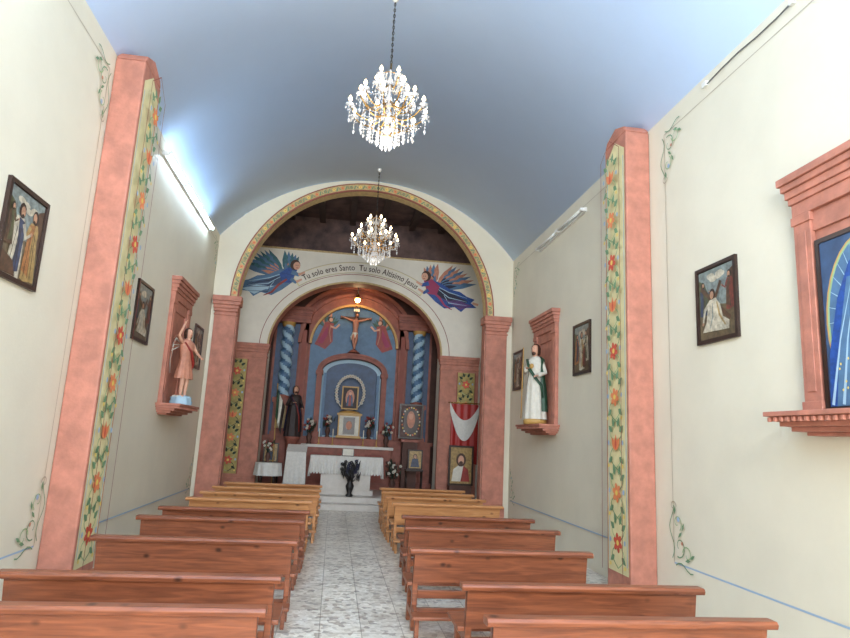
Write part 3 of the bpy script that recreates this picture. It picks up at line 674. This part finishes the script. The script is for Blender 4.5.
# ------------------------------------------------------------------ retablo
c=.42; p=M['pinkr']
mb=MB()
mb.box((c-2.55,19.4,.3),(c+2.55,19.98,1.7),p); mb.box((c-2.6,19.34,1.62),(c+2.6,19.98,1.72),p); mb.box((c-2.6,19.34,.3),(c+2.6,19.98,.5),p)
mb.box((c-2.5,19.75,1.7),(c+2.5,19.98,5.3),p)
for s in (-1,1):
    xa,xb=c+s*1.72,c+s*2.42; mb.box((xa,19.72,1.75),(xb,19.75,5.2),M['nblue'])
    X=c+s*2.06
    mb.box((X-.24,19.42,1.72),(X+.24,19.75,2.8),p); mb.box((X-.28,19.38,2.72),(X+.28,19.75,2.86),p); mb.box((X-.28,19.38,1.72),(X+.28,19.75,1.85),p)
    mb.box((X-.15,19.405,1.95),(X+.15,19.42,2.62),M['ochre'])
    n=16;P=[];seg=72;z0,z1=2.9,5.1;NT=6.5
    for j in range(seg+1):
        z=z0+(z1-z0)*j/seg; tw=2*pi*NT*j/seg
        for k in range(n):
            t=2*pi*k/n; r=.17+.024*cos(2*(t)-tw*s); P.append((X+r*cos(t),19.57+r*sin(t),z))
    for par in (0,1):
        F=[]
        for j in range(seg):
            for k in range(n):
                t=2*pi*(k+.5)/n; tw=2*pi*NT*(j+.5)/seg
                if (cos(2*t-tw*s)>0)==(par==0): F.append((j*n+k,j*n+(k+1)%n,(j+1)*n+(k+1)%n,(j+1)*n+k))
        mb.add(P,F,M['lblue'] if par==0 else M['mblue'],True)
    mb.lathe([(.2,2.86),(.2,2.9),(.17,2.95)],(X,19.57,0),p,n=20); mb.lathe([(.16,5.05),(.2,5.12),(.22,5.2)],(X,19.57,0),M['goldp'],n=20)
    Xi=c+s*1.55; mb.box((Xi-.12,19.6,1.72),(Xi+.12,19.75,5.2),p); mb.box((Xi-.07,19.585,1.9),(Xi+.07,19.6,5.0),M['pinkd'])
    for (z0,z1,e) in ((5.2,5.3,.0),(5.3,5.42,.04),(5.42,5.48,.09),(5.48,5.58,.14),(5.58,5.66,.2)):
        xs_=sorted((c+s*(1.38-e*.3),c+s*(2.42+e))); mb.box((xs_[0],19.4-e,z0),(xs_[1],19.98,z1),p)
    mb.lathe([(.1,0),(.06,.05),(.12,.16),(.10,.26),(.03,.33),(0,.4)],(c+s*2.2,19.5,5.66),p,n=16)
ar=Art(mb,lambda u,v,d:V((c+u,19.75-d,v)),d=.01)
ar.poly([(-1.36,1.75),(1.36,1.75)]+[(1.36*cos(pi*k/24),4.6+1.3*sin(pi*k/24)) for k in range(25)],M['mblue'])
band(mb,c,4.6,1.32,1.26,0,.07,19.55,19.98,M['goldp']); band(mb,c,4.6,1.32,1.26,.07,.32,19.6,19.98,p); band(mb,c,4.6,1.32,1.26,.32,.42,19.5,19.98,p)
band(mb,c,4.6,1.32,1.26,.42,.56,19.66,19.98,M['pinkd'],a0=.5,a1=pi-.5); band(mb,c,4.6,1.32,1.26,.56,.68,19.55,19.98,p,a0=.5,a1=pi-.5)
for s in (-1,1):
    X=c+s*1.0; mb.box((X-.08,19.4,1.72),(X+.08,19.75,3.72),p); mb.box((X-.11,19.36,3.64),(X+.11,19.75,3.76),p); mb.box((X-.11,19.36,1.72),(X+.11,19.75,1.9),p)
    X=c+s*.82; mb.box((X-.04,19.5,1.72),(X+.04,19.75,3.70),M['mblue'])
band(mb,c,3.76,.92,.42,0,.10,19.4,19.75,p); band(mb,c,3.76,.92,.42,.10,.16,19.35,19.75,p)
ar=Art(mb,lambda u,v,d:V((c+u,19.735-d,v)),d=.002)
ar.poly([(-.92,1.75),(.92,1.75)]+[(.92*cos(pi*k/20),3.76+.42*sin(pi*k/20)) for k in range(21)],M['lblue'])
ar.poly([(-.80,1.8),(.80,1.8),(.80,3.6)]+[(.80*cos(pi*k/20),3.7+.37*sin(pi*k/20)) for k in range(21)]+[(-.80,3.6)],M['nblue'])
mb.obj('retablo_altarpiece')
for s in (-1,1):
    mb=MB(); ar=Art(mb,lambda u,v,d:V((c+s*u,19.738-d,v)),d=.004,step=.0006)
    for q in range(6): ar.leaf(.85,5.2,.48,.13,radians(20+16*q),[M['robe_g'],M['teal'],M['robe_t']][q%3])
    for q in range(4): ar.leaf(.80,5.2,.36,.10,radians(100+14*q),[M['teal'],M['robe_g']][q%2])
    ar.poly([(.68,5.3),(.95,5.34),(1.08,5.0),(1.24,4.6),(.9,4.46),(.68,4.72),(.70,5.0)],M['robe_r'])
    ar.poly([(.86,5.2),(.98,5.0),(1.15,4.68),(1.0,4.62),(.86,4.9)],M['magenta'])
    ar.stroke([(.74,4.7),(.8,5.0),(.78,5.25)],.03,M['robe_t'])
    ar.stroke([(.78,5.2),(.62,5.15),(.5,5.28)],.06,M['skin']); ar.ell(.8,5.42,.085,.095,M['hair']); ar.ell(.78,5.41,.06,.07,M['skin'])
    mb.obj('painted_angel_panel')
# crucifix
mb=MB(); Y=19.42; h=M['hair']; sk=M['robe_t']; cx=c
mb.box((cx-.04,Y,4.36),(cx+.04,Y+.05,5.86),h); mb.box((cx-.5,Y,5.42),(cx+.5,Y+.05,5.5),h)
mb.lathe([(.2,4.36),(.12,4.42),(.07,4.46),(0,4.47)],(cx,Y+.02,0),p,n=16); mb.box((cx-.09,Y-.01,5.68),(cx+.09,Y+.0,5.76),M['robe_w'])
y=Y-.05
mb.tube([(cx,y,4.86),(cx,y-.01,5.0),(cx,y,5.1),(cx,y-.015,5.24),(cx,y,5.36),(cx+.01,y-.01,5.42),(cx+.02,y-.02,5.47)],[.06,.085,.07,.095,.09,.04,.035],sk,n=14,sq=(1,.65))
for s in (-1,1):
    mb.tube([(cx+s*.07,y,5.36),(cx+s*.24,y,5.40),(cx+s*.36,y,5.45),(cx+s*.44,y,5.47)],[.04,.03,.024,.016],sk,n=10)
    for q in range(5): mb.tube([(cx+s*.43,y,5.47),(cx+s*(.48-.006*abs(q-2)),y-.01,5.44+.017*q)],[.008,.006],sk,n=5)
    mb.tube([(cx+s*.035,y,4.95),(cx+s*.05,y-.05,4.78),(cx+s*.02,y-.0,4.6),(cx+s*.01,y-.01,4.52),(cx+s*.012,y-.05,4.48)],[.055,.045,.034,.022,.02],sk,n=10)
mb.lathe([(.095,4.82,.008),(.09,4.9,.006),(.085,5.0,.003)],(cx,y,0),M['robe_w'],n=24,sy=.75)
mb.tube([(cx-.07,y-.03,4.95),(cx-.12,y-.03,4.85),(cx-.11,y-.02,4.74)],[.02,.025,.012],M['robe_w'],n=8)
mb.ell((cx+.03,y-.03,5.53),(.05,.055,.065),sk); mb.ell((cx+.03,y-.01,5.55),(.056,.055,.065),h); mb.ell((cx+.035,y-.05,5.49),(.03,.03,.035),h)
mb.obj('crucifix')
mb=MB(); mb.tube([(c,19.2,6.74),(c,19.2,6.16)],.010,M['black'],n=6); mb.lathe([(.0,.22),(.03,.2),(.05,.14),(.10,.08),(.11,.06)],(c,19.2,5.98),M['brass'],n=16); mb.ell((c,19.2,6.0),.085,M['bulb2'],n=14)
mb.obj('hanging_sanctuary_lamp')
ld=bpy.data.lights.new('bulb_light','POINT'); ld.energy=17; ld.color=(1,.68,.38); ld.shadow_soft_size=.06
lo=bpy.data.objects.new('sanctuary_bulb_light',ld); lo.location=(c,19.0,6.05); bpy.context.collection.objects.link(lo)

mb=MB(); mb.box((c-1.3,18.95,.3),(c+1.3,19.33,1.45),p); mb.box((c-1.36,18.9,1.45),(c+1.36,19.33,1.53),M['marble'])
mb.box((c-1.0,19.12,1.53),(c+1.0,19.33,1.75),p)
for k in (-.8,0,.8): mb.box((c+k-.28,18.94,.5),(c+k+.28,18.95,1.3),M['pinkd'])
mb.obj('high_altar_gradine',bevel=.01)
def framed(name,x,y,z,w,h,bgm,frm,fw=.05,painter=None,stand=None):
    mb=MB(); mb.box((x-w/2,y,z),(x+w/2,y+.04,z+h),frm)
    for a in ((x-w/2,z,x+w/2,z+fw),(x-w/2,z+h-fw,x+w/2,z+h),(x-w/2,z+fw,x-w/2+fw,z+h-fw),(x+w/2-fw,z+fw,x+w/2,z+h-fw)): mb.box((a[0],y-.03,a[1]),(a[2],y,a[3]),frm)
    ar=Art(mb,lambda u,v,d:V((x+u,y-d,z+v)),d=.003,step=.0008)
    W=w/2-fw; ar.poly([(-W,fw),(W,fw),(W,h-fw),(-W,h-fw)],bgm)
    if painter: painter(ar,w,h)
    if stand: stand(mb)
    return mb.obj(name)
mb=MB(); mb.box((c-.33,18.98,1.75),(c+.33,19.33,2.42),M['goldp']); mb.box((c-.37,18.94,2.42),(c+.37,19.33,2.48),M['goldp']); mb.box((c-.37,18.94,1.75),(c+.37,19.33,1.81),M['goldp'])
mb.box((c-.29,18.965,1.82),(c+.29,18.98,2.40),M['robe_w']); mb.box((c-.17,18.95,1.86),(c+.17,18.965,2.36),M['frame']); mb.ell((c,18.945,2.12),(.09,.01,.13),M['robe_t'],n=14); mb.lathe([(.33,2.48),(.28,2.53),(.15,2.56),(0,2.57)],(c,19.14,0),M['goldp'],n=20,sy=.5)
mb.obj('tabernacle',bevel=.006)
def virgin(ar,w,h):
    ar.ell(0,h*.5,w*.27,h*.36,M['robe_t']); ar.poly([(-w*.2,h*.15),(w*.2,h*.15),(w*.16,h*.5),(0,h*.8),(-w*.16,h*.5)],M['nblue']); ar.poly([(-w*.08,h*.15),(w*.08,h*.15),(w*.06,h*.6),(-w*.06,h*.6)],M['robe_r']); ar.ell(0,h*.68,w*.08,h*.07,M['skin'])
ob=framed('framed_virgin_icon',c-.02,19.2,2.60,.5,.70,M['darkrobe'],M['goldp'],fw=.04,painter=virgin)
mb=MB()
for k in range(24):
    t=pi*k/23*1.36-.18*pi; X=c-.02+.42*cos(t); Z=3.10+.52*sin(t)
    for q in range(6):
        a=2*pi*q/6; mb.ell((X+.035*cos(a),19.31,Z+.035*sin(a)),(.022,.012,.022),M['robe_w'],n=6)
    mb.ell((X,19.295,Z),.015,M['robe_t'],n=6)
mb.tube([(c-.02+.42*cos(2*pi*k/24),19.32,3.10+.52*sin(2*pi*k/24)) for k in range(25)],.014,M['robe_w'],n=6)
mb.obj('flower_garland_wreath')
def bouquet(x,y,z,s,fl,leaf=None,vase=None,name='flower_vase',n=22):
    mb=MB(); vase=vase or M['goldp']; leaf=leaf or M['green']; rnd=random.Random(int(x*100)+n)
    mb.lathe([(0,0),(.07*s,0),(.08*s,.02*s),(.04*s,.06*s),(.07*s,.14*s),(.085*s,.2*s),(.05*s,.27*s),(.065*s,.31*s)],(x,y,z),vase,n=16)
    for k in range(n):
        a=rnd.random()*2*pi; r=(.05+.15*rnd.random())*s; h=(.38+.3*rnd.random())*s; p1=V((x+r*cos(a),y+r*.5*sin(a),z+h))
        mb.tube([(x,y,z+.28*s),(x+r*.4*cos(a),y+r*.3*sin(a),z+h*.75),p1],.005*s,leaf,n=4)
        if k%3!=2:
            for q in range(5):
                b=2*pi*q/5; mb.ell(p1+V((.022*s*cos(b),-.005,.022*s*sin(b))),(.018*s,.012*s,.018*s),fl[k%len(fl)],n=6)
        else:
            mb.tube([p1-V((0,0,.1*s)),p1,p1+V((.03*s*cos(a),0,.1*s))],[.004*s,.022*s,.002],leaf,n=5)
    mb.obj(name)
for s in (-1,1):
    bouquet(c+s*.62,19.22,1.75,.95,[M['robe_r'],M['robe_w'],M['navy']],leaf=M['leafd'],vase=M['brown'],n=30); bouquet(c+s*1.14,19.06,1.53,1.05,[M['robe_w'],M['robe_r']],leaf=M['leafd'],vase=M['brown'],n=30)
    for dx in (.45,.85):
        mb=MB(); X=c+s*dx; mb.lathe([(0,0),(.05,0),(.05,.015),(.015,.04),(.02,.12),(.012,.2),(.035,.22)],(X,18.97,1.53),M['goldp'],n=12); mb.tube([(X,18.97,1.75),(X,18.97,2.0)],.014,M['candle'],n=8)
        mb.obj('altar_candlestick')

# main altar with linen
mb=MB(); ax0,ax1,ay0,ay1,az=-.56,1.34,16.95,17.35,1.3
mb.box((ax0+.3,ay0+.10,.3),(ax1-.3,ay1-.08,1.22),M['marble']); mb.box((ax0+.22,ay0+.06,.3),(ax1-.22,ay1-.04,.42),M['marble'])
mb.box((ax0+.02,ay0+.02,1.2),(ax1-.02,ay1-.02,1.27),M['marble'])
mb.box((ax0,ay0,1.272),(ax1,ay1,1.285),M['cloth'])
def drop(pts_fn,n,z0,dz,scal):
    P=[];F=[];K=8
    for i in range(n+1):
        for j in range(K+1):
            q=j/K; x,y=pts_fn(i/n,.03*q*sin(i*.9)+.012*q); z=z0-dz*q-(scal*abs(sin(i*pi/4)) if j==K else 0); P.append((x,y,z))
    for i in range(n):
        for j in range(K): F.append((i*(K+1)+j,i*(K+1)+j+1,(i+1)*(K+1)+j+1,(i+1)*(K+1)+j))
    mb.add(P,F,M['cloth'],True)
drop(lambda t,o:(ax0+(ax1-ax0)*t,ay0-.005-o),96,1.283,.42,.05); drop(lambda t,o:(ax0-.005-o,ay0+(ay1-ay0)*t),36,1.283,.5,.05); drop(lambda t,o:(ax1+.005+o,ay0+(ay1-ay0)*t),36,1.283,.5,.05)
mb.obj('altar_table')
mb=MB(); mb.prism([(0,0),(.22,0),(.22,.02),(.02,.16),(0,.16)],lambda u,v,d:V((.25+d,17.05+u,1.287+v)),0,.32,M['frame']); mb.prism([(-.02,.02),(.0,.02),(.0,.19),(-.02,.19)],lambda u,v,d:V((.27+d,17.05+u,1.287+v)),0,.28,M['robe_w']); mb.obj('missal_stand')
bouquet(.5,16.65,.3,1.3,[M['black'],M['navy']],leaf=M['black'],vase=M['black'],name='dark_flower_arrangement',n=44)
# ambo covered in white cloth
mb=MB(); x,y=-.93,17.1
mb.box((x-.05,y-.05,.34),(x+.05,y+.05,1.35),M['frame']); mb.box((x-.2,y-.18,.3),(x+.2,y+.18,.36),M['frame'])
mb.prism([(-.2,1.3),(.22,1.48),(.22,1.52),(-.2,1.34)],lambda u,v,d:V((x-.26+d,y+u,v)),0,.52,M['frame'])
P=[];F=[];K=10
for i in range(25):
    for j in range(K+1):
        q=j/K; P.append((x-.25+.5*i/24+.04*q*(i/12-1),y-.215-.02*sin(i*1.1)*q,1.35-.85*q))
for i in range(24):
    for j in range(K): F.append((i*(K+1)+j,i*(K+1)+j+1,(i+1)*(K+1)+j+1,(i+1)*(K+1)+j))
mb.add(P,F,M['cloth'],True); mb.add([(x-.26,y-.215,1.352),(x+.26,y-.215,1.352),(x+.26,y+.23,1.53),(x-.26,y+.23,1.53)],[(0,1,2,3)],M['cloth'])
mb.obj('ambo_lectern')
mb=MB(); x,y=-1.62,17.0
mb.lathe([(.0,1.0),(.33,1.0),(.34,1.02),(.34,1.04),(0,1.045)],(x,y,0),M['cloth'],n=32); mb.lathe([(.34,1.035,0),(.345,.9,.012),(.36,.72,.02)],(x,y,0),M['cloth'],n=64,nf=12)
for k in range(4): mb.tube([(x+.2*cos(k*pi/2+.78),y+.2*sin(k*pi/2+.78),1.0),(x+.26*cos(k*pi/2+.78),y+.26*sin(k*pi/2+.78),.31)],.02,M['frame'],n=8)
mb.obj('credence_table')
bouquet(-1.66,17.0,1.045,.8,[M['robe_w'],M['robe_r']],leaf=M['leafd'],vase=M['brown'],n=24)
mb=MB(); T=TM((-1.2,18.75,1.72),radians(15),1.45)
figure(mb,T,M['darkrobe'],M['navy'],pose='stand',ma=(-10,190))
mb.tube([T@V(q) for q in ((-.08,-.06,.78),(.02,-.12,.6),(.08,-.12,.4),(.10,-.14,.1))],[.02,.03,.035,.03],M['robe_r'],n=8,sq=(1,.5))
mb.lathe([(.2,-1.42),(.24,-1.38),(.17,-1.3),(.15,-.9),(.17,-.1),(.22,-.06),(.22,0),(0,0)],(0,0,0),M['pinkr'],n=20,T=Matrix.Translation((-1.2,18.75,1.72)))
mb.obj('robed_saint_statue')
mb=MB(); mb.tube([(-1.62,18.35,.3),(-1.70,18.35,3.2)],.015,M['goldp'],n=8)
for k,mm in enumerate((M['robe_g'],M['robe_w'],M['darkrobe'])):
    P=[];F=[]
    for i in range(9):
        for j in range(9):
            u=(k+i/8)/3; v=j/8; P.append((-1.70+.02*v+.26*u*(1-.3*v),18.33-.05*sin(u*7+v*2),3.05-.5*u-.8*v))
    for i in range(8):
        for j in range(8): F.append((i*9+j,i*9+j+1,(i+1)*9+j+1,(i+1)*9+j))
    mb.add(P,F,mm,True)
mb.lathe([(0,.0),(.14,0),(.15,.03),(.03,.06)],(-1.62,18.35,.3),M['black'],n=16)
mb.obj('standing_flag')
def board(ar,w,h):
    ar.poly([(-w*.3,h*.15),(w*.3,h*.15),(w*.3,h*.85),(-w*.3,h*.85)],M['frame']); ar.ell(0,h*.55,w*.17,h*.25,M['robe_t']); ar.ell(0,h*.64,w*.09,h*.09,M['skin'])
    for k in range(24):
        t=2*pi*k/24; ar.ell(w*.37*cos(t),h*.5+h*.4*sin(t),.025,.025,[M['robe_w'],M['orange'],M['yellow']][k%3],n=7)
def std(mb): 
    mb.box((2.02,18.6,.3),(2.46,18.95,1.72),M['brown']); mb.box((1.96,18.56,1.72),(2.52,18.98,1.8),M['pinkr'])
    mb.tube([(2.24,18.9,1.8),(2.24,18.76,2.5)],.02,M['frame'])
framed('framed_holy_picture',2.24,18.7,1.82,.72,1.02,M['dark'],M['frame'],painter=board,stand=std)
bouquet(1.75,18.4,.3,1.2,[M['brown'],M['robe_w'],M['robe_r']],leaf=M['leafd'],vase=M['brown'],name='potted_plant',n=46)
def small(ar,w,h):
    ar.poly([(-w*.3,h*.12),(w*.3,h*.12),(w*.2,h*.55),(-w*.2,h*.55)],O['blue']); ar.ell(0,h*.66,w*.14,h*.13,O['hair']); ar.ell(0,h*.65,w*.1,h*.1,O['skin'])
def legs(x,y):
    def f(mb):
        mb.box((x-.25,y-.02,.92),(x+.25,y+.3,.96),M['frame'])
        for dx in (-.22,.22):
            for dy in (.02,.26): mb.tube([(x+dx,y+dy,.3),(x+dx,y+dy,.92)],.018,M['frame'],n=6)
    return f
framed('framed_portrait',2.35,18.12,.97,.42,.55,O['gold'],M['frame'],fw=.035,painter=small,stand=legs(2.35,18.12))
framed('framed_portrait',-1.75,18.7,.97,.42,.55,O['gold'],M['frame'],fw=.035,painter=small,stand=legs(-1.75,18.7))
def christ(ar,w,h):
    ar.poly([(-w*.36,h*.1),(w*.36,h*.1),(w*.3,h*.4),(w*.1,h*.5),(-w*.1,h*.5),(-w*.3,h*.4)],M['robe_w']); ar.poly([(w*.0,h*.1),(w*.36,h*.1),(w*.3,h*.4),(w*.1,h*.5)],M['robe_r'])
    ar.ell(0,h*.64,w*.2,h*.17,M['hair']); ar.ell(0,h*.63,w*.12,h*.12,M['skin']); ar.ell(0,h*.56,w*.08,h*.05,M['hair'])
def std2(mb): mb.box((3.15,16.9,.3),(3.75,17.25,.66),M['brown'])
framed('framed_christ_portrait',3.45,16.95,.66,.68,1.05,O['gold'],M['frame'],painter=christ,stand=std2)
mb=MB()
def drape(x0,x1,z0f,z1f,y,mm,n=24,K=8,amp=.03,fr=1.0):
    P=[];F=[]
    for i in range(n+1):
        for j in range(K+1):
            t=i/n;q=j/K; P.append((x0+(x1-x0)*t,y-amp*sin(i*fr)*(.3+.7*q),z0f(t)+(z1f(t)-z0f(t))*q))
    for i in range(n):
        for j in range(K): F.append((i*(K+1)+j,i*(K+1)+j+1,(i+1)*(K+1)+j+1,(i+1)*(K+1)+j))
    mb.add(P,F,mm,True)
drape(3.2,3.98,lambda t:2.85,lambda t:1.45-.25*t,17.34,M['redcloth'])
drape(3.15,4.0,lambda t:2.88-1.9*t*(1-t)*1.0,lambda t:2.66-3.3*t*(1-t),17.27,M['cloth'],amp=.012,fr=.7)
mb.tube([(3.1,17.3,2.88),(4.02,17.3,2.88)],.014,M['brass'],n=8)
mb.obj('draped_red_cloth')

# ------------------------------------------------------------------ lights
def area(name,loc,rot,sx,sy,e,c=(1,1,1)):
    ld=bpy.data.lights.new(name,'AREA'); ld.shape='RECTANGLE'; ld.size=sx; ld.size_y=sy; ld.energy=e; ld.color=c
    o=bpy.data.objects.new(name,ld); o.location=loc; o.rotation_euler=rot; bpy.context.collection.objects.link(o); return o
area('daylight_door',(.55,Y0-.35,1.75),(radians(68),0,0),3.0,3.2,600,(1,.97,.92))
area('daylight_window',(.5,Y0-.35,5.6),(radians(122),0,0),3.7,2.5,1250,(.88,.94,1))
w=bpy.data.worlds.new('World'); bpy.context.scene.world=w; w.use_nodes=True
w.node_tree.nodes['Background'].inputs[0].default_value=(.75,.85,1,1); w.node_tree.nodes['Background'].inputs[1].default_value=1.0

# ------------------------------------------------------------------ camera
f=623.
Yc=V((-91,-115,-f)).normalized(); Zc=V((163,3249,-f)); Zc=(Zc-Yc*Zc.dot(Yc)).normalized(); Xc=Yc.cross(Zc)
cd=bpy.data.cameras.new('camera'); cd.sensor_width=36; cd.lens=f/850*36; cd.clip_end=200; cd.clip_start=.05
co=bpy.data.objects.new('camera',cd); bpy.context.collection.objects.link(co)
co.matrix_world=Matrix.Translation((0,0,1.85))@Matrix((Xc,Yc,Zc)).to_4x4()
bpy.context.scene.camera=co
bpy.context.scene.view_settings.view_transform='Standard'
